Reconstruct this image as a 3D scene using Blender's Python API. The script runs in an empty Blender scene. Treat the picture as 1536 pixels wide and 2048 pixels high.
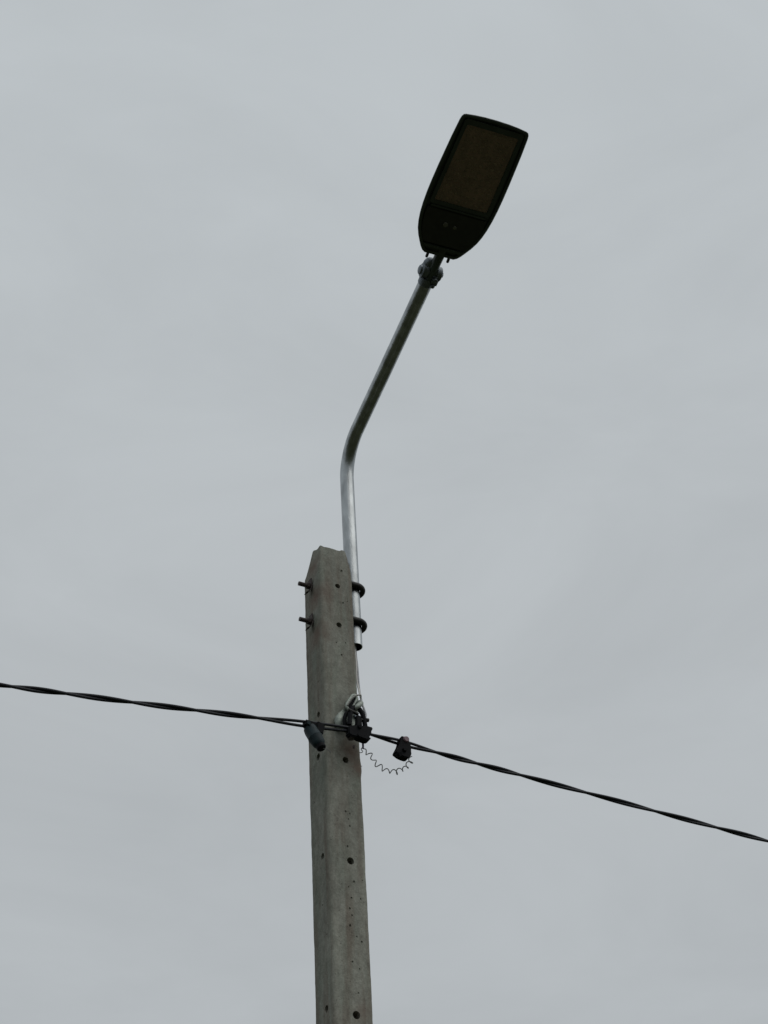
import bpy, bmesh, math, random
from mathutils import Vector, Matrix, noise

random.seed(4)
scene = bpy.context.scene
COL = scene.collection
rad = math.radians

# ------------------------------------------------------------------ camera
cd = bpy.data.cameras.new("camera")
cam = bpy.data.objects.new("camera", cd)
COL.objects.link(cam)
scene.camera = cam
cd.sensor_fit = 'VERTICAL'
cd.sensor_height = 24.0
cd.lens = 3200.0 / 2048.0 * 24.0
cd.clip_start = 0.05
cd.clip_end = 4000.0
PITCH, ROLL = rad(39.3), rad(3.85)
fwd = Vector((0, math.cos(PITCH), math.sin(PITCH)))
r0 = Vector((1, 0, 0))
u0 = Vector((0, -math.sin(PITCH), math.cos(PITCH)))
rt = r0 * math.cos(ROLL) - u0 * math.sin(ROLL)
up = r0 * math.sin(ROLL) + u0 * math.cos(ROLL)
M = Matrix((rt, up, -fwd)).transposed().to_4x4()
M.translation = Vector((0, 0, 1.6))
cam.matrix_world = M

# ------------------------------------------------------------------ sky and light (overcast)
SUN_EL, SUN_AZ = rad(52), rad(122)      # azimuth from +Y towards +X
w = bpy.data.worlds.new("World")
scene.world = w
w.use_nodes = True
nt = w.node_tree
nt.nodes.clear()
N = nt.nodes.new
Lk = nt.links.new
out = N("ShaderNodeOutputWorld")
sky = N("ShaderNodeTexSky")
sky.sky_type = 'NISHITA'
sky.sun_disc = False
sky.sun_elevation = SUN_EL
sky.sun_rotation = SUN_AZ
sky.dust_density = 4.0
bg1 = N("ShaderNodeBackground")
bg1.inputs['Strength'].default_value = 0.07
Lk(sky.outputs[0], bg1.inputs[0])
tc = N("ShaderNodeTexCoord")
sep = N("ShaderNodeSeparateXYZ")
Lk(tc.outputs['Generated'], sep.inputs[0])
ramp = N("ShaderNodeValToRGB")          # overcast cloud: a little brighter overhead than low down
ramp.color_ramp.elements[0].position = 0.0
ramp.color_ramp.elements[0].color = (0.448, 0.478, 0.496, 1)
ramp.color_ramp.elements[1].position = 1.0
ramp.color_ramp.elements[1].color = (0.548, 0.590, 0.612, 1)
e = ramp.color_ramp.elements.new(0.55)
e.color = (0.488, 0.518, 0.536, 1)
Lk(sep.outputs['Z'], ramp.inputs[0])
mp = N("ShaderNodeMapping")
mp.inputs['Scale'].default_value = (1.2, 1.2, 3.0)
Lk(tc.outputs['Generated'], mp.inputs[0])
nz = N("ShaderNodeTexNoise")
nz.inputs['Scale'].default_value = 3.0
nz.inputs['Detail'].default_value = 5
nz.inputs['Roughness'].default_value = 0.58
nz.inputs['Distortion'].default_value = 0.6
Lk(mp.outputs[0], nz.inputs['Vector'])
mr = N("ShaderNodeMapRange")
mr.inputs['From Min'].default_value = 0.3
mr.inputs['From Max'].default_value = 0.7
mr.inputs['To Min'].default_value = 0.94
mr.inputs['To Max'].default_value = 1.045
Lk(nz.outputs[0], mr.inputs[0])
vm = N("ShaderNodeVectorMath")
vm.operation = 'SCALE'
Lk(ramp.outputs[0], vm.inputs[0])
Lk(mr.outputs[0], vm.inputs['Scale'])
bg2 = N("ShaderNodeBackground")
Lk(vm.outputs[0], bg2.inputs[0])
mix = N("ShaderNodeMixShader")
mix.inputs[0].default_value = 0.94
Lk(bg1.outputs[0], mix.inputs[1])
Lk(bg2.outputs[0], mix.inputs[2])
Lk(mix.outputs[0], out.inputs[0])

sd = bpy.data.lights.new("sun", 'SUN')
sd.energy = 1.0
sd.angle = rad(70)
sd.color = (1.0, 0.97, 0.93)
so = bpy.data.objects.new("sun", sd)
COL.objects.link(so)
sdir = Vector((math.sin(SUN_AZ) * math.cos(SUN_EL), math.cos(SUN_AZ) * math.cos(SUN_EL), math.sin(SUN_EL)))
so.rotation_euler = sdir.to_track_quat('Z', 'Y').to_euler()
so.location = (0, 0, 30)

vs = scene.view_settings
vs.view_transform = 'Standard'
vs.look = 'None'
vs.exposure = 0.0
vs.gamma = 1.0
vs.use_curve_mapping = False
scene.render.filter_size = 1.9


# ------------------------------------------------------------------ materials
def mat(name, col, rough=0.6, metal=0.0, spec=0.5, var=0.0, vscale=40.0, bump=0.0, bscale=200.0, col2=None, stretch=(1, 1, 1)):
    m = bpy.data.materials.new(name)
    m.use_nodes = True
    t = m.node_tree
    b = t.nodes['Principled BSDF']
    b.inputs['Roughness'].default_value = rough
    b.inputs['Metallic'].default_value = metal
    b.inputs['Specular IOR Level'].default_value = spec
    b.inputs['Base Color'].default_value = (*col, 1)
    c = t.nodes.new("ShaderNodeTexCoord")
    mp = t.nodes.new("ShaderNodeMapping")
    mp.inputs['Scale'].default_value = stretch
    t.links.new(c.outputs['Object'], mp.inputs[0])
    if var > 0:
        n = t.nodes.new("ShaderNodeTexNoise")
        n.inputs['Scale'].default_value = vscale
        n.inputs['Detail'].default_value = 6
        t.links.new(mp.outputs[0], n.inputs['Vector'])
        r = t.nodes.new("ShaderNodeValToRGB")
        r.color_ramp.elements[0].position = 0.3
        r.color_ramp.elements[1].position = 0.7
        c2 = col2 or tuple(k * (1 + var) for k in col)
        r.color_ramp.elements[0].color = (*[k * (1 - var) for k in col], 1)
        r.color_ramp.elements[1].color = (*c2, 1)
        t.links.new(n.outputs[0], r.inputs[0])
        t.links.new(r.outputs[0], b.inputs['Base Color'])
    if bump > 0:
        n2 = t.nodes.new("ShaderNodeTexNoise")
        n2.inputs['Scale'].default_value = bscale
        n2.inputs['Detail'].default_value = 5
        t.links.new(mp.outputs[0], n2.inputs['Vector'])
        bp = t.nodes.new("ShaderNodeBump")
        bp.inputs['Strength'].default_value = 1.0
        bp.inputs['Distance'].default_value = bump
        t.links.new(n2.outputs[0], bp.inputs['Height'])
        t.links.new(bp.outputs[0], b.inputs['Normal'])
    return m


def concrete():
    m = bpy.data.materials.new("weathered_concrete")
    m.use_nodes = True
    t = m.node_tree
    L = t.links.new
    b = t.nodes['Principled BSDF']
    b.inputs['Roughness'].default_value = 0.92
    b.inputs['Specular IOR Level'].default_value = 0.2
    c = t.nodes.new("ShaderNodeTexCoord")

    def nse(scale, detail, stretch=(1, 1, 1), rough=0.55, off=(0, 0, 0)):
        mp = t.nodes.new("ShaderNodeMapping")
        mp.inputs['Scale'].default_value = stretch
        mp.inputs['Location'].default_value = off
        L(c.outputs['Object'], mp.inputs[0])
        n = t.nodes.new("ShaderNodeTexNoise")
        n.inputs['Scale'].default_value = scale
        n.inputs['Detail'].default_value = detail
        n.inputs['Roughness'].default_value = rough
        L(mp.outputs[0], n.inputs['Vector'])
        return n.outputs[0]

    def rmp(src, p0, p1, c0, c1):
        r = t.nodes.new("ShaderNodeValToRGB")
        r.color_ramp.elements[0].position = p0
        r.color_ramp.elements[1].position = p1
        r.color_ramp.elements[0].color = (*c0, 1)
        r.color_ramp.elements[1].color = (*c1, 1)
        L(src, r.inputs[0])
        return r.outputs[0]

    def mixc(f, a, bb, mode='MIX'):
        x = t.nodes.new("ShaderNodeMix")
        x.data_type = 'RGBA'
        x.blend_type = mode
        for s, v in ((x.inputs[0], f), (x.inputs[6], a), (x.inputs[7], bb)):
            if isinstance(v, bpy.types.NodeSocket):
                L(v, s)
            elif isinstance(v, (int, float)):
                s.default_value = v
            else:
                s.default_value = (*v, 1)
        return x.outputs[2]

    base = rmp(nse(9, 6, (1, 1, 0.45)), 0.3, 0.72, (0.175, 0.178, 0.157), (0.285, 0.288, 0.254))
    # greenish algae film and brownish water runs
    base = mixc(rmp(nse(14, 5, (1, 1, 0.3), off=(3, 1, 0)), 0.46, 0.68, (0, 0, 0), (0.7, 0.7, 0.7)), base, (0.185, 0.208, 0.176))
    base = mixc(rmp(nse(26, 6, (1, 1, 0.08), off=(0, 5, 0)), 0.47, 0.66, (0, 0, 0), (0.85, 0.85, 0.85)), base, (0.172, 0.152, 0.127))
    base = mixc(rmp(nse(90, 4), 0.3, 0.75, (0.8, 0.8, 0.8), (1.12, 1.12, 1.12)), base, base)
    base = mixc(1.0, base, rmp(nse(48, 7, (1, 1, 0.7), 0.7, off=(2, 8, 1)), 0.32, 0.68, (0.78, 0.77, 0.75), (1.18, 1.19, 1.18)), 'MULTIPLY')
    fine = rmp(nse(140, 5), 0.3, 0.7, (0.86, 0.86, 0.86), (1.10, 1.10, 1.10))
    base = mixc(1.0, base, fine, 'MULTIPLY')
    # rust stains round the bolt holes, each with a centre, irregular rims
    for (x, y, z, r, k) in ((0.03, -0.075, 4.735, 0.050, 0.75), (0.065, -0.07, 4.665, 0.045, 0.8),
                            (-0.074, -0.03, 5.46, 0.065, 0.8), (-0.074, -0.02, 5.62, 0.055, 0.75), (-0.074, -0.03, 5.27, 0.065, 0.75),
                            (0.03, -0.075, 3.72, 0.04, 0.5)):
        vd = t.nodes.new("ShaderNodeVectorMath")
        vd.operation = 'DISTANCE'
        L(c.outputs['Object'], vd.inputs[0])
        vd.inputs[1].default_value = (x, y, z)
        ad = t.nodes.new("ShaderNodeMath")
        ad.operation = 'MULTIPLY_ADD'
        L(nse(28, 4, off=(x * 9, z, 0)), ad.inputs[0])
        ad.inputs[1].default_value = 0.07
        L(vd.outputs['Value'], ad.inputs[2])
        f = rmp(ad.outputs[0], 0.02 + r * 0.4, 0.045 + r * 1.1, (k, k, k), (0, 0, 0))
        base = mixc(f, base, (0.150, 0.105, 0.085))
    # small dark pores
    vo = t.nodes.new("ShaderNodeTexVoronoi")
    vo.inputs['Scale'].default_value = 75
    L(c.outputs['Object'], vo.inputs['Vector'])
    pore = rmp(vo.outputs['Distance'], 0.10, 0.22, (1, 1, 1), (0, 0, 0))
    gate = rmp(nse(17, 3, off=(7, 0, 2)), 0.5, 0.6, (0, 0, 0), (0.7, 0.7, 0.7))
    pf = mixc(1.0, pore, gate, 'MULTIPLY')
    base = mixc(pf, base, (0.06, 0.058, 0.05))
    L(base, b.inputs['Base Color'])
    hb = t.nodes.new("ShaderNodeMath")
    hb.operation = 'MULTIPLY_ADD'
    L(nse(60, 8), hb.inputs[0])
    hb.inputs[1].default_value = 1.0
    L(nse(260, 4), hb.inputs[2])
    bp = t.nodes.new("ShaderNodeBump")
    bp.inputs['Distance'].default_value = 0.0022
    bp.inputs['Strength'].default_value = 0.55
    L(hb.outputs[0], bp.inputs['Height'])
    L(bp.outputs[0], b.inputs['Normal'])
    return m


def galvanised():
    m = mat("galvanised_steel", (0.335, 0.355, 0.362), 0.42, 1.0, 0.5, 0.28, 24.0, 0.0009, 110.0, stretch=(1, 1, 0.35))
    t = m.node_tree
    b = t.nodes['Principled BSDF']
    n = t.nodes.new("ShaderNodeTexNoise")
    n.inputs['Scale'].default_value = 30
    n.inputs['Detail'].default_value = 4
    c = t.nodes.new("ShaderNodeTexCoord")
    t.links.new(c.outputs['Object'], n.inputs['Vector'])
    r = t.nodes.new("ShaderNodeMapRange")
    r.inputs['To Min'].default_value = 0.22
    r.inputs['To Max'].default_value = 0.44
    t.links.new(n.outputs[0], r.inputs[0])
    t.links.new(r.outputs[0], b.inputs['Roughness'])
    return m


CONC = concrete()
GALV = galvanised()
DULLGALV = mat("dull_cast_zinc", (0.15, 0.17, 0.185), 0.5, 1.0, 0.5, 0.25, 60, 0.0008, 150)
ALU = mat("cast_aluminium", (0.27, 0.30, 0.27), 0.55, 0.6, 0.5, 0.25, 60, 0.0008, 200)
STEEL = mat("oxidised_steel", (0.045, 0.045, 0.042), 0.6, 0.5, 0.4, 0.35, 80, 0.0006, 200)
HOOK = mat("forged_black_steel", (0.020, 0.020, 0.019), 0.5, 0.3, 0.3, 0.3, 60, 0.0005, 200)
RUSTY = mat("rusty_steel", (0.060, 0.048, 0.046), 0.7, 0.4, 0.4, 0.4, 90, 0.0006, 200)
PAINT = mat("dark_housing_paint", (0.030, 0.042, 0.036), 0.38, 0.0, 0.5, 0.25, 22, 0.0003, 300)
SCREW = mat("dull_screw", (0.12, 0.12, 0.10), 0.6, 0.3)
PAINT2 = mat("dark_cover_paint", (0.022, 0.024, 0.020), 0.5, 0.0, 0.4, 0.3, 30, 0.0003, 300)
BOARD = mat("module_board", (0.34, 0.20, 0.145), 0.6, 0.0, 0.3, 0.25, 30, 0.0, 200)
LENS = mat("module_lens", (0.34, 0.22, 0.14), 0.35, 0.0, 0.4, 0.3, 50)
BLACK = mat("black_polymer", (0.004, 0.0045, 0.006), 0.7, 0.0, 0.12, 0.3, 60, 0.0004, 200)
CABLE = mat("cable_sheath", (0.009, 0.011, 0.016), 0.55, 0.0, 0.3, 0.25, 60, 0.0002, 200)
BLUEGREY = mat("blue_grey_polymer", (0.010, 0.022, 0.027), 0.6, 0.0, 0.25, 0.25, 40, 0.0004, 200)
PURPLE = mat("purple_insulation", (0.04, 0.035, 0.075), 0.5)
PINK = mat("mauve_seal", (0.16, 0.10, 0.12), 0.5)
WHITE = mat("white_sheath", (0.48, 0.47, 0.45), 0.45, 0, 0.5, 0.08, 30)
GREYW = mat("grey_sheath", (0.30, 0.31, 0.33), 0.5, 0, 0.5, 0.1, 30)
BARE = mat("bare_wire", (0.20, 0.205, 0.21), 0.5, 0.5)
GRASS = mat("rough_grass", (0.048, 0.056, 0.034), 0.95, 0, 0.1, 0.35, 0.6, 0.05, 6.0, (0.070, 0.075, 0.038))

glass = bpy.data.materials.new("lamp_glass")
glass.use_nodes = True
g = glass.node_tree.nodes['Principled BSDF']
g.inputs['Base Color'].default_value = (0.97, 0.97, 0.97, 1)
g.inputs['Roughness'].default_value = 0.12
g.inputs['Transmission Weight'].default_value = 1.0
g.inputs['IOR'].default_value = 1.45

# ------------------------------------------------------------------ building helpers
# Everything is given in the pole's own frame (metres): u along the cable run,
# v out of the pole's front face, z up from the ground.
BASE = Vector((-0.24842, 5.29417, 0.0))
A = rad(30)
MU = Vector((math.cos(A), math.sin(A), 0))
NV = Vector((math.sin(A), -math.cos(A), 0))


def W(u, v, z):
    return Vector((u, -v, z))            # local coordinates of the 30 degree turned frame


FR = Matrix.Translation(BASE) @ Matrix.Rotation(A, 4, 'Z')


def empty(name, at, label, cat):
    o = bpy.data.objects.new(name, None)
    o.empty_display_size = 0.05
    COL.objects.link(o)
    o.matrix_world = FR @ Matrix.Translation(at)
    o['label'] = label
    o['category'] = cat
    o['_at'] = list(at)
    return o


def at_of(o):
    return Vector(o['_at'])


def obj(name, bm, m, parent=None, at=None, smooth=True, angle=38):
    """bm is in pole-frame coordinates; origin goes to `at` (parent's origin when None)."""
    me = bpy.data.meshes.new(name)
    ref = at if at is not None else (at_of(parent) if parent is not None else Vector((0, 0, 0)))
    bmesh.ops.translate(bm, verts=bm.verts[:], vec=-ref)
    bmesh.ops.recalc_face_normals(bm, faces=bm.faces[:])
    bm.to_mesh(me)
    bm.free()
    for mm in (m if isinstance(m, (list, tuple)) else [m]):
        me.materials.append(mm)
    if smooth:
        for p in me.polygons:
            p.use_smooth = True
        me.set_sharp_from_angle(angle=rad(angle))
    o = bpy.data.objects.new(name, me)
    COL.objects.link(o)
    o['_at'] = list(ref)
    if parent is not None:
        o.parent = parent
        o.matrix_parent_inverse = Matrix.Identity(4)
        o.location = ref - at_of(parent)
    else:
        o.matrix_world = FR @ Matrix.Translation(ref)
    return o


def frames(pts):
    pts = [Vector(p) for p in pts]
    T = []
    for i in range(len(pts)):
        a = pts[max(i - 1, 0)]
        b = pts[min(i + 1, len(pts) - 1)]
        T.append((b - a).normalized())
    n = T[0].orthogonal().normalized()
    out = []
    for i, t in enumerate(T):
        n = (n - t * n.dot(t)).normalized()
        out.append((pts[i], n, t.cross(n), t))
    return out


def tube(bm, pts, r, seg=12, cap=True, hollow=None):
    rings = []
    fr = frames(pts)
    for i, (p, n, b, t) in enumerate(fr):
        rr = r[i] if isinstance(r, (list, tuple)) else r
        rings.append([bm.verts.new(p + (n * math.cos(k * 2 * math.pi / seg) + b * math.sin(k * 2 * math.pi / seg)) * rr) for k in range(seg)])
    for a, c in zip(rings, rings[1:]):
        for k in range(seg):
            bm.faces.new((a[k], a[(k + 1) % seg], c[(k + 1) % seg], c[k]))
    if cap:
        if hollow:
            for end, s in ((0, 1), (-1, -1)):
                p, n, b, t = fr[end]
                o_ = rings[end]
                i1 = [bm.verts.new(p + (n * math.cos(k * 2 * math.pi / seg) + b * math.sin(k * 2 * math.pi / seg)) * hollow) for k in range(seg)]
                i2 = [bm.verts.new(v.co + t * s * 0.25) for v in i1]
                for k in range(seg):
                    bm.faces.new((o_[k], o_[(k + 1) % seg], i1[(k + 1) % seg], i1[k]))
                    bm.faces.new((i1[k], i1[(k + 1) % seg], i2[(k + 1) % seg], i2[k]))
                bm.faces.new(i2)
        else:
            bm.faces.new(rings[0])
            bm.faces.new(rings[-1])
    return bm


def T_(pts, r, seg=12, **k):
    return tube(bmesh.new(), pts, r, seg, **k)


def catmull(pts, n=8):
    pts = [Vector(p) for p in pts]
    P = [pts[0] * 2 - pts[1]] + pts + [pts[-1] * 2 - pts[-2]]
    out = []
    for i in range(1, len(P) - 2):
        for k in range(n):
            t = k / n
            a, b, c, d = P[i - 1:i + 3]
            out.append(0.5 * ((2 * b) + (c - a) * t + (2 * a - 5 * b + 4 * c - d) * t * t + (3 * b - a - 3 * c + d) * t ** 3))
    out.append(pts[-1])
    return out


def prism(bm, poly, axis, thick, bevel=0.0, seg=2):
    """poly: closed loop of Vectors in one plane, extruded +-thick/2 along axis."""
    axis = Vector(axis).normalized()
    a = [bm.verts.new(p - axis * thick / 2) for p in poly]
    b = [bm.verts.new(p + axis * thick / 2) for p in poly]
    n = len(poly)
    fs = [bm.faces.new(a), bm.faces.new(list(reversed(b)))]
    for i in range(n):
        fs.append(bm.faces.new((a[i], a[(i + 1) % n], b[(i + 1) % n], b[i])))
    if bevel > 0:
        es = set(e for f in fs for e in f.edges)
        bmesh.ops.bevel(bm, geom=list(es), offset=bevel, segments=seg, affect='EDGES', clamp_overlap=True)
    return bm


def boxm(bm, c, X, Y, Z, bevel=0.003):
    """box with half-extent vectors X, Y, Z"""
    c, X, Y, Z = map(Vector, (c, X, Y, Z))
    return prism(bm, [c - X - Y, c + X - Y, c + X + Y, c - X + Y], Z, Z.length * 2, bevel)


def hexnut(bm, c, axis, r, h):
    axis = Vector(axis).normalized()
    a = axis.orthogonal().normalized()
    b = axis.cross(a)
    return prism(bm, [Vector(c) + (a * math.cos(k * math.pi / 3) + b * math.sin(k * math.pi / 3)) * r for k in range(6)], axis, h, r * 0.08, 1)


# ------------------------------------------------------------------ ground
bm = bmesh.new()
R = 1500.0
rings = [0, 4, 10, 25, 60, 150, 400, 1500]
prev = None
ctr = bm.verts.new((0, 0, 0))
for r in rings[1:]:
    cur = [bm.verts.new((r * math.cos(k * math.pi / 24), r * math.sin(k * math.pi / 24),
                         0.0 if r < 5 else 0.12 * noise.noise((math.cos(k * math.pi / 24) * r * 0.05, math.sin(k * math.pi / 24) * r * 0.05, 0)))) for k in range(48)]
    for k in range(48):
        if prev is None:
            bm.faces.new((ctr, cur[k], cur[(k + 1) % 48]))
        else:
            bm.faces.new((prev[k], cur[k], cur[(k + 1) % 48], prev[(k + 1) % 48]))
    prev = cur
gr = obj("ground", bm, GRASS)
gr['kind'] = 'structure'

# ------------------------------------------------------------------ concrete pole
U0, U1, V0, V1 = -0.0780, 0.0725, -0.0755, 0.0755
TOP = 5.700


def lerp(a, b, t):
    return a + (b - a) * max(0.0, min(1.0, t))


def section(z):
    """rounded rectangle of the shaft at height z, tapered at its head"""
    u0_, u1_, v0, v1 = U0, U1, V0, V1
    if z > 5.56:
        k = (z - 5.56) / (TOP - 5.56)
        u1_ = U1 - 0.022 * k ** 1.6
    if z > 5.60:
        k = (z - 5.60) / (TOP - 5.60)
        u0_ = U0 + 0.010 * k
        v0 = V0 + 0.068 * k ** 1.1
        v1 = V1 - 0.006 * k ** 2
    rc = 0.014 if z < 5.6 else 0.014 - 0.008 * (z - 5.6) / (TOP - 5.6)
    pts = []
    m_ = 9
    corners = [(u1_, v1, 1, 1), (u0_, v1, -1, 1), (u0_, v0, -1, -1), (u1_, v0, 1, -1)]
    for i, (cu, cv, su, sv) in enumerate(corners):
        a0 = {(1, 1): 0, (-1, 1): 90, (-1, -1): 180, (1, -1): 270}[(su, sv)]
        ccu, ccv = cu - su * rc, cv - sv * rc
        for k in range(5):
            a = rad(a0 + 90 * k / 4)
            pts.append((ccu + rc * math.cos(a), ccv + rc * math.sin(a)))
        nu, nv, s2, t2 = corners[(i + 1) % 4]
        p = pts[-1]
        a = rad({(1, 1): 0, (-1, 1): 90, (-1, -1): 180, (1, -1): 270}[(s2, t2)])
        q = (nu - s2 * rc + rc * math.cos(a), nv - t2 * rc + rc * math.sin(a))
        for k in range(1, m_):
            pts.append((p[0] + (q[0] - p[0]) * k / m_, p[1] + (q[1] - p[1]) * k / m_))
    return pts


bm = bmesh.new()
zs = [0.0, 0.5, 1, 1.5, 2, 2.5, 3.0, 3.3]
z = 3.4
while z < TOP - 0.012:
    zs.append(z)
    z += 0.016
zs.append(TOP)
prev = None
for z in zs:
    ring = []
    for (a, b) in section(z):
        p = W(a, b, z)
        if z > 3.2:
            nv_ = noise.noise(p * 9) * 0.0016 + noise.noise(p * 42) * 0.0009
            if z > TOP - 0.1:
                nv_ += noise.noise(p * 30) * 0.0022
            dr = Vector((a, -b, 0)).normalized()
            p = p + dr * nv_
            # a lump of spilled mortar on the right corner below the clamp
            g_ = math.exp(-(((z - 4.675) / 0.028) ** 2)) * math.exp(-(((a - 0.07) / 0.012) ** 2 + ((b - 0.05) / 0.025) ** 2))
            p = p + Vector((1, 0, 0)) * 0.0075 * g_
            if z >= TOP - 0.001:
                p.z += noise.noise(Vector((a * 40, b * 40, 3))) * 0.007 + (0.004 if a > 0.03 else 0) + 0.019 * max(0, min(1, (0.045 - b) / 0.04)) * (1 if a < 0 else 0.4)
        ring.append(bm.verts.new(p))
    if prev:
        n = len(ring)
        for k in range(n):
            bm.faces.new((prev[k], prev[(k + 1) % n], ring[(k + 1) % n], ring[k]))
    else:
        bm.faces.new(list(reversed(ring)))
    prev = ring
ct = bm.verts.new(W(0, 0.04, TOP + 0.001))
for k in range(len(prev)):
    bm.faces.new((prev[k], prev[(k + 1) % len(prev)], ct))
pole = empty("utility_pole", W(0, 0, 0), "grey square concrete pole with bolt holes and rust stains, rising from the lower frame edge", "pole")
shaft = obj("shaft", bm, CONC, pole, angle=50)

cut = bmesh.new()
for (u, z, r) in ((0.002, 5.508, 0.0115), (0.001, 5.3135, 0.0120), (0.005, 4.694, 0.0130), (0.008, 4.278, 0.0140), (0.006, 3.708, 0.0145)):
    tube(cut, [W(u, 0.030, z - 0.002), W(u, 0.078, z), W(u, 0.09, z)], [r * 0.92, r, r * 1.2], 20)
for (v, z, r) in ((0.024, 4.902, 0.0125), (0.013, 4.722, 0.0145), (0.025, 4.3036, 0.0125), (0.020, 3.7386, 0.0125)):
    tube(cut, [W(-0.028, v, z), W(-0.081, v, z), W(-0.092, v, z)], [r * 0.92, r, r * 1.2], 20)
pits = [(-0.004, 4.475, .0042), (0.0128, 4.4695, .003), (0.0106, 4.4175, .0036), (-0.0019, 4.3335, .0038), (0.0186, 4.1983, .0050),
        (-0.0042, 4.1743, .003), (0.0049, 4.1339, .0036), (0.0419, 4.1363, .003), (-0.0034, 4.0917, .0040), (0.0041, 4.0674, .0036),
        (-0.0049, 4.0278, .0043), (0.0384, 3.9741, .0036), (-0.0013, 3.8949, .0040), (0.0251, 3.8734, .0032), (0.0168, 3.7863, .0036),
        (0.0199, 3.9905, .003), (0.052, 4.21, .003), (0.0232, 5.5917, .0052), (0.0236, 5.4289, .004), (0.0446, 5.4426, .003),
        (-0.0133, 5.2245, .0033), (0.0269, 5.2332, .003), (0.0067, 5.1702, .004), (0.0073, 4.4459, .003)]
for (u, z, r) in pits:
    bmesh.ops.create_icosphere(cut, subdivisions=2, radius=r, matrix=Matrix.Translation(W(u, 0.0755, z)) @ Matrix.Diagonal((1, 1.2, 1.25, 1)))
for (v, z, r) in ((-0.02, 5.52, .003), (0.03, 5.05, .004), (-0.03, 4.55, .0035), (0.01, 4.12, .004), (0.035, 4.0, .003)):
    bmesh.ops.create_icosphere(cut, subdivisions=2, radius=r, matrix=Matrix.Translation(W(-0.0785, v, z)))
bmesh.ops.recalc_face_normals(cut, faces=cut.faces[:])
cme = bpy.data.meshes.new("cutter")
cut.to_mesh(cme)
cut.free()
co = bpy.data.objects.new("cutter", cme)
COL.objects.link(co)
co.matrix_world = FR
bpy.context.view_layer.update()
bo = shaft.modifiers.new("holes", 'BOOLEAN')
bo.operation = 'DIFFERENCE'
bo.solver = 'EXACT'
bo.use_self = True
bo.object = co
dg = bpy.context.evaluated_depsgraph_get()
nm = bpy.data.meshes.new_from_object(shaft.evaluated_get(dg))
shaft.modifiers.clear()
shaft.data = nm
nm.name = "shaft"
if len(nm.materials) == 0:
    nm.materials.append(CONC)
bpy.data.objects.remove(co)
bpy.data.meshes.remove(cme)

# ------------------------------------------------------------------ street lamp on its bracket arm
PHI = rad(24)
HD = Vector((math.sin(PHI), -math.cos(PHI), 0))       # world heading of the arm
LD = Vector((math.cos(PHI), math.sin(PHI), 0))
IR = Matrix.Rotation(-A, 4, 'Z')
HD = IR @ HD
LD = IR @ LD
PU, PV = 0.1035, 0.012
PIPE = W(PU, PV, 0)
Zv = Vector((0, 0, 1))
lamp = empty("street_lamp", W(PU, PV, 5.26), "galvanised bent pipe arm with dark flat paddle-shaped lamp head, bolted to the pole top", "street lamp")
RB = 0.17
pts = [PIPE + Zv * z for z in (5.274, 5.282, 5.4, 5.6, 5.8, 6.0, 6.10, 6.165)]
for k in range(1, 15):
    a = rad(81.7) * k / 14
    pts.append(PIPE + HD * RB * (1 - math.cos(a)) + Zv * (6.165 + RB * math.sin(a)))
last = pts[-1]
inc = rad(8.3)
ad = HD * math.cos(inc) + Zv * math.sin(inc)
for s in (0.02, 0.2, 0.4, 0.6, 0.812):
    pts.append(last + ad * s)
arm_end = pts[-1]
arm = obj("arm", T_(pts, 0.0300, 40, hollow=0.0262), GALV, lamp)
# faint weld / sleeve seams on the upright
for zz in (6.035,):
    pass

# through bolts with saddle straps: one J-shaped clamp per hole
for zc in (5.530, 5.352):
    c0 = W(0, PV - 0.010, zc)
    # strap round the pipe
    pc_ = PIPE + Zv * (zc + 0.023)
    ux = Vector((1, 0, 0))
    vy = Vector((0, -1, 0))
    rodp = [pc_ + ux * (-0.040) + vy * 0.0425 + Zv * 0.002]
    rodr = [0.0125]
    for k in range(0, 21):
        a = rad(90 - 180 * k / 20)
        rodp.append(pc_ + ux * (0.0425 * math.cos(a)) + vy * (0.0425 * math.sin(a)) + Zv * 0.002 * math.sin(a))
        rodr.append(0.0125 - 0.0030 * k / 20)
    rodp.append(pc_ + ux * (-0.036) - vy * 0.0425)
    rodr.append(0.009)
    bm = T_(rodp, rodr, 16)
    stp = obj("pipe_hook", bm, HOOK, lamp, at=pc_)
    # threaded bolt passing through the pole
    bp = []
    br = []
    xx = -0.138
    tp = c0.copy()
    while xx < -0.074:
        bp += [Vector((xx, tp.y, tp.z)), Vector((xx + 0.0015, tp.y, tp.z))]
        br += [0.0094, 0.0084]
        xx += 0.003
    bp.append(Vector((0.07, tp.y, tp.z)))
    br.append(0.009)
    bolt = obj("bolt", T_(bp, br, 14), RUSTY, lamp, at=Vector((-0.138, tp.y, tp.z)))
    bm = hexnut(bmesh.new(), Vector((-0.0965, tp.y, tp.z)), (1, 0, 0), 0.0150, 0.014)
    obj("nut", bm, RUSTY, bolt)
    # curved square washer, corners standing off the concrete
    bm = bmesh.new()
    n = 10
    grid = []
    for i in range(n + 1):
        row = []
        for j in range(n + 1):
            y = (i / n - 0.5) * 0.026
            zz = (j / n - 0.5) * 0.074
            row.append(bm.verts.new(Vector((-0.0805 - 16.0 * zz * zz * (1 if zz < 0 else .1) - 0.002, tp.y + y, tp.z - 0.003 + zz))))
        grid.append(row)
    fs = []
    for i in range(n):
        for j in range(n):
            fs.append(bm.faces.new((grid[i][j], grid[i + 1][j], grid[i + 1][j + 1], grid[i][j + 1])))
    ex = bmesh.ops.extrude_face_region(bm, geom=fs)
    bmesh.ops.translate(bm, verts=[v for v in ex['geom'] if isinstance(v, bmesh.types.BMVert)], vec=(-0.004, 0, 0))
    obj("washer_plate", bm, RUSTY, bolt)

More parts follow.
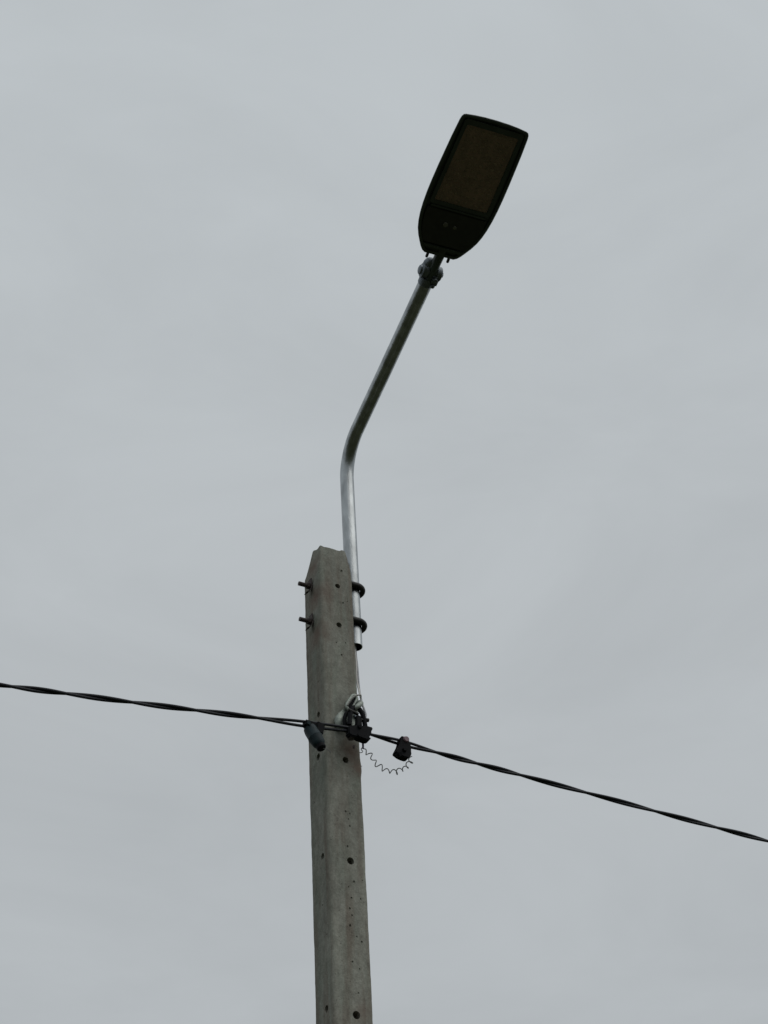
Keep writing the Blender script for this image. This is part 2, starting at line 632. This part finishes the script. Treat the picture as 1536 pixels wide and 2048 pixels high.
# lamp head: frame at the head end of the arm
TL = rad(12)
LV = HD * math.cos(TL) + Zv * math.sin(TL)            # along the lamp
LN = LD.cross(LV).normalized()
if LN.z < 0:
    LN = -LN                                           # upwards normal
LB = PIPE + HD * 1.04 + Zv * 6.458 + LD * 0.002


def H(x, y, n=0.0):
    return LB + LD * x + LV * y + LN * n


prof = [(0.044, 0.060), (0.052, 0.074), (0.066, 0.086), (0.085, 0.098), (0.110, 0.113), (0.14, 0.127), (0.17, 0.136), (0.205, 0.143), (0.25, 0.148),
        (0.30, 0.1505), (0.35, 0.1510), (0.42, 0.1500), (0.48, 0.1480), (0.54, 0.1455), (0.59, 0.1425), (0.612, 0.1410), (0.626, 0.1385), (0.6355, 0.133), (0.6395, 0.124)]
out = [(hw + 0.003, y + (0.009 if y > 0.5 else 0.0)) for (y, hw) in prof]
tipc = [(0.09, 0.6535), (0.05, 0.6565), (0.0, 0.6575)]
right = out + tipc
loop = right + [(-x, y) for (x, y) in reversed(right[:-1])]
cy = 0.32


def offs(loop, s, dy=0.0):
    """inset the outline by s metres"""
    n = len(loop)
    r_ = []
    for i in range(n):
        a, b = Vector(loop[i - 1]), Vector(loop[(i + 1) % n])
        t = (b - a).normalized()
        nn = Vector((-t.y, t.x))
        r_.append((loop[i][0] + nn.x * s, loop[i][1] + nn.y * s + dy))
    return r_


head = obj("lamp_housing", bmesh.new(), PAINT, lamp, at=H(0, 0.32))
bm = bmesh.new()
levels = [(0.024, 0.006), (0.012, 0.0), (0.003, -0.001), (0.0, 0.001), (0.0, 0.010), (0.006, 0.012)]      # (inset, height): underside lip
levels = [(0.016, 0.008), (0.0145, 0.0), (0.006, -0.002), (0.001, 0.001), (0.001, 0.005), (0.006, 0.014), (0.016, 0.027), (0.030, 0.042), (0.050, 0.054), (0.075, 0.062)]
ringsv = []
for (ins, h) in levels:
    ringsv.append([bm.verts.new(H(x, y, h)) for (x, y) in offs(loop, ins)])
n = len(loop)
for a, b in zip(ringsv, ringsv[1:]):
    for k in range(n):
        bm.faces.new((a[k], a[(k + 1) % n], b[(k + 1) % n], b[k]))
bm.faces.new(ringsv[-1])
bm.faces.new(ringsv[0])
me_tmp = bpy.data.meshes.new("lamp_housing")
bmesh.ops.translate(bm, verts=bm.verts[:], vec=-H(0, 0.32))
bmesh.ops.recalc_face_normals(bm, faces=bm.faces[:])
bm.to_mesh(me_tmp)
bm.free()
me_tmp.materials.append(PAINT)
for p in me_tmp.polygons:
    p.use_smooth = True
me_tmp.set_sharp_from_angle(angle=rad(40))
head.data = me_tmp

# cooling fins along the top
for k in range(-4, 5):
    bm = bmesh.new()
    x = k * 0.017
    prism(bm, [H(x, 0.16, 0.052), H(x, 0.56, 0.052), H(x, 0.54, 0.074), H(x, 0.18, 0.074)], LD, 0.003)
    obj("cooling_fin", bm, PAINT, head)

# lens bezel, board, lenses, glass pane
bm = bmesh.new()


def rrect(x0, x1, y0, y1, r, m=4):
    p = []
    for (cx, cy_, a0) in ((x1 - r, y1 - r, 0), (x0 + r, y1 - r, 90), (x0 + r, y0 + r, 180), (x1 - r, y0 + r, 270)):
        for k in range(m + 1):
            a = rad(a0 + 90 * k / m)
            p.append((cx + r * math.cos(a), cy_ + r * math.sin(a)))
    return p


def ring_prism(bm, o_, i_, h0, h1):
    a = [bm.verts.new(H(x, y, h0)) for x, y in o_]
    b = [bm.verts.new(H(x, y, h0)) for x, y in i_]
    c = [bm.verts.new(H(x, y, h1)) for x, y in o_]
    d = [bm.verts.new(H(x, y, h1)) for x, y in i_]
    n = len(o_)
    for k in range(n):
        j = (k + 1) % n
        bm.faces.new((a[k], a[j], b[j], b[k]))
        bm.faces.new((a[k], a[j], c[j], c[k]))
        bm.faces.new((b[k], b[j], d[j], d[k]))
        bm.faces.new((c[k], c[j], d[j], d[k]))
    return bm


def taper(pl_, k):
    return [(x * (1 - k * (y - 0.27)), y) for x, y in pl_]


fo = taper(rrect(-0.129, 0.129, 0.262, 0.634, 0.014), 0.12)
fi = taper(rrect(-0.113, 0.113, 0.278, 0.612, 0.008), 0.12)
ring_prism(bm, fo, fi, -0.0035, 0.007)
bez = obj("bezel", bm, PAINT, head)
bm = bmesh.new()
lo = taper(rrect(-0.113, 0.113, 0.278, 0.612, 0.008), 0.12)
prism(bm, [H(x, y, 0.0055) for x, y in lo], LN, 0.002)
obj("module_board", bm, BOARD, head)
bm = bmesh.new()
for i in range(8):
    for j in range(12):
        x = (i - 3.5) * 0.0255 * (1 - 0.12 * j / 36)
        y = 0.2955 + j * 0.0272
        bmesh.ops.create_uvsphere(bm, u_segments=10, v_segments=6, radius=0.0085,
                                  matrix=Matrix.Translation(H(x, y, 0.0048)) @ Matrix((LD, LV, LN)).transposed().to_4x4() @ Matrix.Diagonal((1, 0.8, 0.45, 1)))
o = obj("lens_array", bm, LENS, head)
o['kind'] = 'stuff'
bm = bmesh.new()
prism(bm, [H(x, y, -0.0010) for x, y in taper(rrect(-0.1135, 0.1135, 0.2775, 0.6125, 0.008), 0.12)], LN, 0.0022)
obj("glass_pane", bm, glass, head)

# gear compartment cover with its latches and screws
bm = bmesh.new()
cov = [(0.128, 0.245), (0.1275, 0.21), (0.120, 0.165), (0.108, 0.128), (0.095, 0.104), (0.086, 0.094)]
cl = cov + [(-x, y) for x, y in reversed(cov)]
prism(bm, [H(x, y, 0.0005) for x, y in cl], LN, 0.007, 0.002)
gc = obj("gear_cover", bm, PAINT2, head)
bm = bmesh.new()
prism(bm, [H(x, y, 0.001) for x, y in [(-0.118, 0.249), (0.118, 0.249), (0.118, 0.2595), (-0.118, 0.2595)]], LN, 0.011, 0.002)
obj("cross_rib", bm, PAINT, head)
bm = bmesh.new()
prism(bm, [H(x, y, 0.000) for x, y in [(-0.075, 0.074), (0.075, 0.074), (0.088, 0.088), (-0.088, 0.088)]], LN, 0.010, 0.002)
obj("hinge_bar", bm, PAINT, head)
for (x, y, r) in ((-0.029, 0.187, 0.0105), (0.012, 0.184, 0.0075)):
    bm = T_([H(x, y, -0.002), H(x, y, -0.0060), H(x, y, -0.0078)], [r, r, r * 0.75], 16)
    obj("cover_screw", bm, SCREW, head)
for (x, y) in ((-0.112, 0.235), (0.112, 0.235), (-0.078, 0.108), (0.078, 0.108)):
    bm = T_([H(x, y, -0.002), H(x, y, -0.0048)], [0.005, 0.0042], 12)
    obj("cover_screw", bm, STEEL, head)
for x in (-0.045, 0.047):
    bm = bmesh.new()
    tube(bm, [H(x, 0.060, 0.012), H(x, 0.040, 0.010), H(x, 0.026, 0.008), H(x, 0.0225, 0.008)], [0.0065, 0.0060, 0.0060, 0.0045], 12)
    obj("hinge_pin", bm, STEEL, head)

# spigot neck of the lamp head, running into the pipe adaptor
AE = arm_end
bm = T_([H(0.008, 0.075, 0.020), H(0.008, 0.030, 0.018), H(0.004, -0.03, 0.010), H(0.002, -0.075, 0.0)], [0.023, 0.0205, 0.0195, 0.0205], 24)
obj("neck", bm, PAINT, lamp, at=H(0, -0.02, 0.01))

# cast adaptor: collar on the pipe, tilting knuckle, clamping lugs and bolts
ad_o = AE - ad * 0.045
bm = T_([AE - ad * 0.008, AE - ad * 0.005, AE + ad * 0.014, AE + ad * 0.026], [0.0308, 0.0330, 0.0340, 0.029], 32)
adp = obj("pipe_adaptor", bm, DULLGALV, lamp, at=AE)
K = AE + ad * 0.046 + LN * 0.012 + LD * 0.006
bm = T_([K - LD * 0.044, K - LD * 0.040, K - LD * 0.020, K - LD * 0.018, K + LD * 0.018, K + LD * 0.020, K + LD * 0.040, K + LD * 0.043],
        [0.026, 0.031, 0.033, 0.028, 0.028, 0.032, 0.030, 0.026], 32)
obj("knuckle", bm, DULLGALV, adp)
bm = T_([K - LD * 0.054, K - LD * 0.051, K - LD * 0.040], [0.013, 0.019, 0.022], 20)
obj("knuckle_bolt", bm, DULLGALV, adp)
bm = T_([K + LD * 0.041, K + LD * 0.050, K + LD * 0.052], [0.012, 0.012, 0.010], 6)
obj("knuckle_bolt", bm, DULLGALV, adp)
K2 = K + LV * 0.026 - LD * 0.016 + LN * 0.010
bm = bmesh.new()
bmesh.ops.create_uvsphere(bm, u_segments=20, v_segments=12, radius=0.026,
                          matrix=Matrix.Translation(K2) @ Matrix((LD, LV, LN)).transposed().to_4x4() @ Matrix.Diagonal((1.05, 1.25, 1, 1)))
obj("knuckle_cap", bm, DULLGALV, adp)
# lower ear with the two clamping screws
E0 = AE + LD * 0.020 - LN * 0.020 + ad * 0.024
bm = bmesh.new()
boxm(bm, E0, LD * 0.019, ad * 0.024, LN * 0.013, 0.008)
obj("clamp_ear", bm, DULLGALV, adp)
for s in (-0.015, 0.016):
    c = E0 + ad * s - LN * 0.014
    bm = hexnut(bmesh.new(), c - LN * 0.003, LN, 0.0085, 0.009)
    obj("clamp_screw", bm, DULLGALV, adp)

# ------------------------------------------------------------------ overhead twisted cable
pd = Vector((0, -0.57, 0.82))       # across the line of sight (v, z)
vd = Vector((0, -0.82, -0.57)) * -1


def cable_z(u):
    if u < 0:
        z = 4.7795 + 0.1130 * u + 0.1130 / 30 * u * u
    else:
        z = 4.7795 - 0.0435 * u + 0.0435 / 30 * u * u
    return z


crossL = [-0.075, -0.388, -0.628, -0.868, -1.108, -1.296]
crossR = [0.080, 0.358, 0.537, 0.734, 1.042, 1.372, 1.683]
while crossL[-1] > -15:
    crossL.append(crossL[-1] - 0.235 - 0.03 * math.sin(len(crossL) * 2.1))
while crossR[-1] < 15:
    crossR.append(crossR[-1] + 0.29 + 0.04 * math.sin(len(crossR) * 1.7))


def phase(u):
    cr = crossR if u > 0 else [-c for c in crossL]
    x = abs(u)
    if x <= cr[0]:
        return math.pi / 2 if u > 0 else math.pi * 0.0 + 0.25
    for i in range(len(cr) - 1):
        if x < cr[i + 1]:
            t = (x - cr[i]) / (cr[i + 1] - cr[i])
            if u > 0:
                return math.pi / 2 + math.pi * (i + t)
            if i == 0:
                return 0.25 + (math.pi / 2 - 0.25) * max(0, (t - 0.3) / 0.7) ** 1.5
            return math.pi / 2 + math.pi * (i - 1 + t)
    return 0


def amp(u):
    if u < -0.388:
        return 0.0053
    if u < 0:
        return 0.0056 + 0.0032 * math.sin(math.pi * min(1, (u + 0.388) / 0.40))
    if u < 0.08:
        return 0.0053
    if u < 0.358:
        return 0.0056 + 0.0018 * math.sin(math.pi * (u - 0.08) / 0.278)
    return 0.0053


cab = empty("overhead_cable", W(0, 0.155, 4.779), "black two-strand twisted cable crossing the whole sky from left to right", "cable")
us = []
u = -15.0
while u < 15.0:
    us.append(u)
    u += 0.012 if abs(u) < 3.0 else 0.03
for s in (1, -1):
    P = []
    for u in us:
        c = Vector((u, -0.155, cable_z(u) + 0.0012 * noise.noise(Vector((u * 3, 0, 0)))))
        ph = phase(u)
        if -0.20 < u < -0.02:
            zoff = 0
        P.append(c + (pd * math.cos(ph) + vd * math.sin(ph)) * amp(u) * s)
    obj("strand", T_(P, 0.0057, 10), CABLE, cab)

# ------------------------------------------------------------------ black suspension clamp
clamp = empty("cable_clamp", W(0.02, 0.14, 4.78), "black polymer suspension clamp gripping the cable at the pole's right edge", "clamp")
cu = Vector((1, 0, -0.03)).normalized()
# jaws
bm = bmesh.new()
prism(bm, [W(-0.026, 0.155, 4.784), W(-0.026, 0.155, 4.748), W(-0.010, 0.155, 4.742), W(0.040, 0.155, 4.744), W(0.052, 0.155, 4.748), W(0.060, 0.155, 4.748),
           W(0.066, 0.155, 4.775), W(0.074, 0.155, 4.785), W(0.080, 0.155, 4.802), W(0.052, 0.155, 4.803), W(0.0, 0.155, 4.792)], (0, 1, 0), 0.030, 0.004)
obj("clamp_body", bm, BLACK, clamp)
# lower keeper
bm = bmesh.new()
prism(bm, [W(0.005, 0.155, 4.756), W(0.012, 0.155, 4.744), W(0.046, 0.155, 4.738), W(0.062, 0.155, 4.742), W(0.068, 0.155, 4.752)], (0, 1, 0), 0.036, 0.003)
obj("keeper", bm, BLACK, clamp)
bm = bmesh.new()
prism(bm, [W(-0.020, 0.150, 4.752), W(-0.012, 0.150, 4.739), W(0.006, 0.150, 4.743), W(0.018, 0.150, 4.752)], (0, 1, 0), 0.03, 0.003)
obj("keeper", bm, RUSTY, clamp)
# hanging yoke: two cheeks and an arched bail
arch = catmull([W(-0.012, 0.150, 4.800), W(-0.006, 0.148, 4.845), W(0.006, 0.145, 4.878), W(0.026, 0.142, 4.892), W(0.044, 0.145, 4.876), W(0.052, 0.148, 4.845), W(0.056, 0.150, 4.806)], 8)
obj("bail", T_(arch, 0.0095, 14), BLACK, clamp)
arch2 = catmull([W(-0.016, 0.128, 4.785), W(-0.018, 0.126, 4.84), W(-0.004, 0.124, 4.872), W(0.012, 0.126, 4.868)], 8)
obj("bail", T_(arch2, 0.0085, 14), BLACK, clamp)
bm = bmesh.new()
prism(bm, [W(0.014, 0.150, 4.80), W(0.040, 0.150, 4.80), W(0.038, 0.150, 4.843), W(0.030, 0.150, 4.850), W(0.017, 0.150, 4.848)], (0, 1, 0), 0.018, 0.003)
obj("hanger_tongue", bm, BLACK, clamp)
bm = T_([W(-0.014, 0.150, 4.868), W(0.015, 0.150, 4.861), W(0.028, 0.150, 4.856)], 0.0065, 12)
obj("hanger_pin", bm, HOOK, clamp)
bm = T_([W(0.03, 0.150, 4.834), W(0.060, 0.150, 4.8395), W(0.063, 0.150, 4.840), W(0.071, 0.150, 4.841), W(0.072, 0.150, 4.841)], [0.005, 0.005, 0.0078, 0.0078, 0.005], 12)
obj("clamp_bolt", bm, HOOK, clamp)
bm = T_([W(0.020, 0.160, 4.790), W(0.020, 0.1735, 4.788), W(0.020, 0.178, 4.787)], [0.009, 0.009, 0.007], 6)
obj("clamp_bolt", bm, BLACK, clamp)
bm = bmesh.new()
bmesh.ops.create_icosphere(bm, subdivisions=2, radius=0.007, matrix=Matrix.Translation(W(0.043, 0.16, 4.716)) @ Matrix.Diagonal((0.7, 0.7, 1.2, 1)))
bmesh.ops.translate(bm, verts=bm.verts[:], vec=W(-0.035, -0.02, 0.0))
obj("drip_stud", bm, RUSTY, clamp)

# ------------------------------------------------------------------ pale aluminium hook bracket on the pole
brk = empty("hook_bracket", W(0.025, 0.076, 4.90), "pale grey cast bracket fixed to the concrete just above the black cable clamp", "bracket")
bm = bmesh.new()
prism(bm, [W(-0.030, 0.084, 4.845), W(0.0, 0.084, 4.828), W(0.045, 0.084, 4.840), W(0.063, 0.084, 4.90), W(0.064, 0.084, 4.965), W(0.044, 0.084, 4.978), W(0.028, 0.084, 4.962),
           W(0.006, 0.084, 4.915), W(-0.028, 0.084, 4.885)], (0, 1, 0), 0.014, 0.004)
obj("back_plate", bm, ALU, brk)
loopc = [(0.012, 4.900), (0.004, 4.912), (0.008, 4.930), (0.030, 4.968), (0.044, 4.972), (0.050, 4.958), (0.042, 4.938), (0.026, 4.908)]
lp = [W(u, 0.104, z) for u, z in loopc]
lp = catmull(lp + [lp[0]], 6)
obj("slot_rim", T_(lp, 0.0062, 12), ALU, brk)
bm = bmesh.new()
prism(bm, [W(u * 0.92 + 0.0022, 0.096, z * 0.92 + 4.936 * 0.08) for u, z in loopc], (0, 1, 0), 0.012, 0.0)
obj("slot_shade", bm, BLACK, brk)  # black filler standing in for the shade inside the hollow slot
hk = catmull([W(0.052, 0.090, 4.945), W(0.056, 0.115, 4.935), W(0.046, 0.140, 4.915), W(0.030, 0.150, 4.896), W(0.020, 0.144, 4.884), W(0.022, 0.125, 4.878)], 8)
obj("hook_arm", T_(hk, [0.0125 - 0.004 * i / len(hk) for i in range(len(hk))], 14), ALU, brk)
bm = bmesh.new()
bmesh.ops.create_uvsphere(bm, u_segments=18, v_segments=12, radius=0.026, matrix=Matrix.Translation(W(-0.022, 0.092, 4.845)) @ Matrix.Diagonal((0.85, 0.7, 1.35, 1)))
obj("hook_lobe", bm, ALU, brk)
bm = hexnut(bmesh.new(), W(0.048, 0.096, 4.885), (0, 1, 0), 0.011, 0.012)
obj("bracket_nut", bm, DULLGALV, brk)

# ------------------------------------------------------------------ lamp feed wires
P = catmull([W(0.104, 0.012, 5.45), W(0.100, 0.016, 5.27), W(0.092, 0.035, 5.18), W(0.079, 0.058, 5.08), W(0.0755, 0.078, 5.02), W(0.070, 0.098, 4.975), W(0.058, 0.122, 4.955), W(0.040, 0.150, 4.948), W(0.018, 0.135, 4.940), W(0.004, 0.11, 4.915)], 10)
fw = obj("feed_wire", T_(P, 0.0036, 8), WHITE, None, at=W(0.0755, 0.078, 5.02))
fw['label'] = "thin white wire running down the pole's right edge from the pipe's open end"
fw['category'] = "wire"
P = catmull([W(0.108, 0.006, 5.45), W(0.106, 0.010, 5.27), W(0.100, 0.030, 5.16), W(0.088, 0.058, 5.04), W(0.082, 0.085, 4.96), W(0.078, 0.110, 4.91), W(0.072, 0.130, 4.875), W(0.056, 0.150, 4.84)], 10)
fw = obj("feed_wire", T_(P, 0.0040, 8), GREYW, None, at=W(0.082, 0.085, 4.96))
fw['label'] = "grey wire beside the white one, ending at the black clamp's right side"
fw['category'] = "wire"

# ------------------------------------------------------------------ insulation piercing connectors
# left one: long rounded body seen from its capped end
c1 = empty("cable_connector", W(-0.17, 0.16, 4.75), "blue-grey rounded connector with black end cap hanging on the cable left of the pole edge", "connector")
ax = (W(-0.152, 0.180, 4.660) - W(-0.178, 0.155, 4.737))
a0 = W(-0.178, 0.155, 4.737)
bm = T_([a0 - ax * 0.12, a0 - ax * 0.08, a0 + ax * 0.1, a0 + ax * 0.45, a0 + ax * 0.50, a0 + ax * 0.56, a0 + ax * 0.82, a0 + ax * 0.93, a0 + ax * 0.97],
        [0.018, 0.024, 0.0265, 0.0265, 0.0285, 0.0265, 0.0245, 0.021, 0.018], 28)
obj("barrel", bm, BLUEGREY, c1)
bm = T_([a0 + ax * 0.94, a0 + ax * 1.0, a0 + ax * 1.14, a0 + ax * 1.18], [0.0175, 0.0185, 0.0175, 0.014], 24)
obj("end_cap", bm, BLACK, c1)
bm = bmesh.new()
boxm(bm, W(-0.176, 0.158, 4.752), Vector((0.030, 0, -0.003)), Vector((0, 0.016, 0.0)), Vector((0, 0, 0.0135)), 0.005)
obj("saddle", bm, BLACK, c1)
bm = bmesh.new()
boxm(bm, W(-0.150, 0.164, 4.738), Vector((0.015, 0, -0.006)), Vector((0, 0.020, 0.0)), Vector((0.005, 0, 0.022)), 0.004)
obj("saddle", bm, BLACK, c1)
bm = hexnut(bmesh.new(), W(-0.196, 0.178, 4.748), (0, 1, 0.2), 0.008, 0.010)
obj("shear_head", bm, BLUEGREY, c1)
e_ = a0 + ax * 1.14
P = catmull([e_, e_ + Vector((0.014, -0.006, -0.002)), e_ + Vector((0.028, -0.002, -0.004)), e_ + Vector((0.040, 0.006, -0.005))], 8)
obj("wire_tail", T_(P, 0.0016, 6), BARE, c1)

# right one
c2 = empty("cable_connector", W(0.205, 0.155, 4.765), "small black wedge-shaped connector with mauve seal hanging on the cable right of the pole", "connector")
bm = bmesh.new()
prism(bm, [W(0.1925, 0.158, 4.782), W(0.190, 0.158, 4.750), W(0.184, 0.158, 4.738), W(0.169, 0.158, 4.719), W(0.168, 0.158, 4.713), W(0.186, 0.158, 4.702), W(0.205, 0.158, 4.698), W(0.2215, 0.158, 4.6975),
           W(0.2275, 0.158, 4.704), W(0.2365, 0.158, 4.716), W(0.235, 0.158, 4.745), W(0.236, 0.158, 4.770), W(0.214, 0.158, 4.776)], (0, 1, 0), 0.034, 0.004)
obj("connector_body", bm, BLACK, c2)
bm = T_([W(0.214, 0.158, 4.7755), W(0.216, 0.176, 4.777), W(0.216, 0.181, 4.777)], [0.013, 0.013, 0.010], 20)
obj("mauve_seal", bm, PINK, c2)
bm = hexnut(bmesh.new(), W(0.205, 0.179, 4.728), (0, 1, 0), 0.009, 0.010)
obj("shear_head", bm, BLACK, c2)
bm = T_([W(0.180, 0.158, 4.712), W(0.182, 0.170, 4.706), W(0.183, 0.182, 4.702)], [0.009, 0.010, 0.008], 14)
obj("cable_port", bm, BLACK, c2)
bm = bmesh.new()
boxm(bm, W(0.214, 0.158, 4.784), Vector((0.016, 0, -0.001)), Vector((0, 0.015, 0)), Vector((0, 0, 0.0065)), 0.003)
obj("saddle", bm, BLACK, c2)


# ------------------------------------------------------------------ curly offcut of wire below the clamp
def helix(path, r0_, turns, r, ph0=0.0, seg=6, wob=0.15):
    fr = frames(path)
    L_ = [0]
    for a, b in zip(path, path[1:]):
        L_.append(L_[-1] + (Vector(b) - Vector(a)).length)
    P = []
    for i, (p, n, b, t) in enumerate(fr):
        s = L_[i] / L_[-1]
        ph = ph0 + 2 * math.pi * turns * s
        rr = r0_ * min(1, s * 12) * (1 + wob * math.sin(s * 23))
        P.append(p + (n * math.cos(ph) + b * math.sin(ph)) * rr)
    return T_(P, r, seg)


V_ = 0.060
cw = empty("curly_wire", W(0.0905, V_, 4.79), "thin springy coil of dark wire looping below the black clamp towards the right connector", "wire")
bm = T_([W(0.0915, V_ + 0.01, 4.815), W(0.0912, V_, 4.80), W(0.0905, V_, 4.771)], [0.0046, 0.0044, 0.0036], 10)
obj("insulated_stub", bm, PURPLE, cw)
path = catmull([W(0.0905, V_, 4.776), W(0.100, V_, 4.7640), W(0.1191, V_, 4.7530), W(0.1348, V_, 4.7290), W(0.1531, V_, 4.7110), W(0.1803, V_, 4.6995), W(0.2166, V_, 4.6975),
                W(0.2458, V_, 4.7105), W(0.2733, V_, 4.7310), W(0.2925, V_, 4.7560), W(0.3000, V_, 4.7811)], 36)
obj("coil", helix(path, 0.0088, 9.5, 0.0020, ph0=2.2, wob=0.25), BARE, cw)
path = catmull([W(0.0905, V_, 4.776), W(0.084, V_ - 0.005, 4.764), W(0.076, V_ - 0.03, 4.752), W(0.080, V_ - 0.035, 4.735), W(0.082, V_ - 0.02, 4.712), W(0.080, V_ - 0.02, 4.690)], 36)
obj("coil", helix(path, 0.0075, 4, 0.0016, ph0=0.5), BARE, cw)

for o in bpy.data.objects:
    if '_at' in o:
        del o['_at']
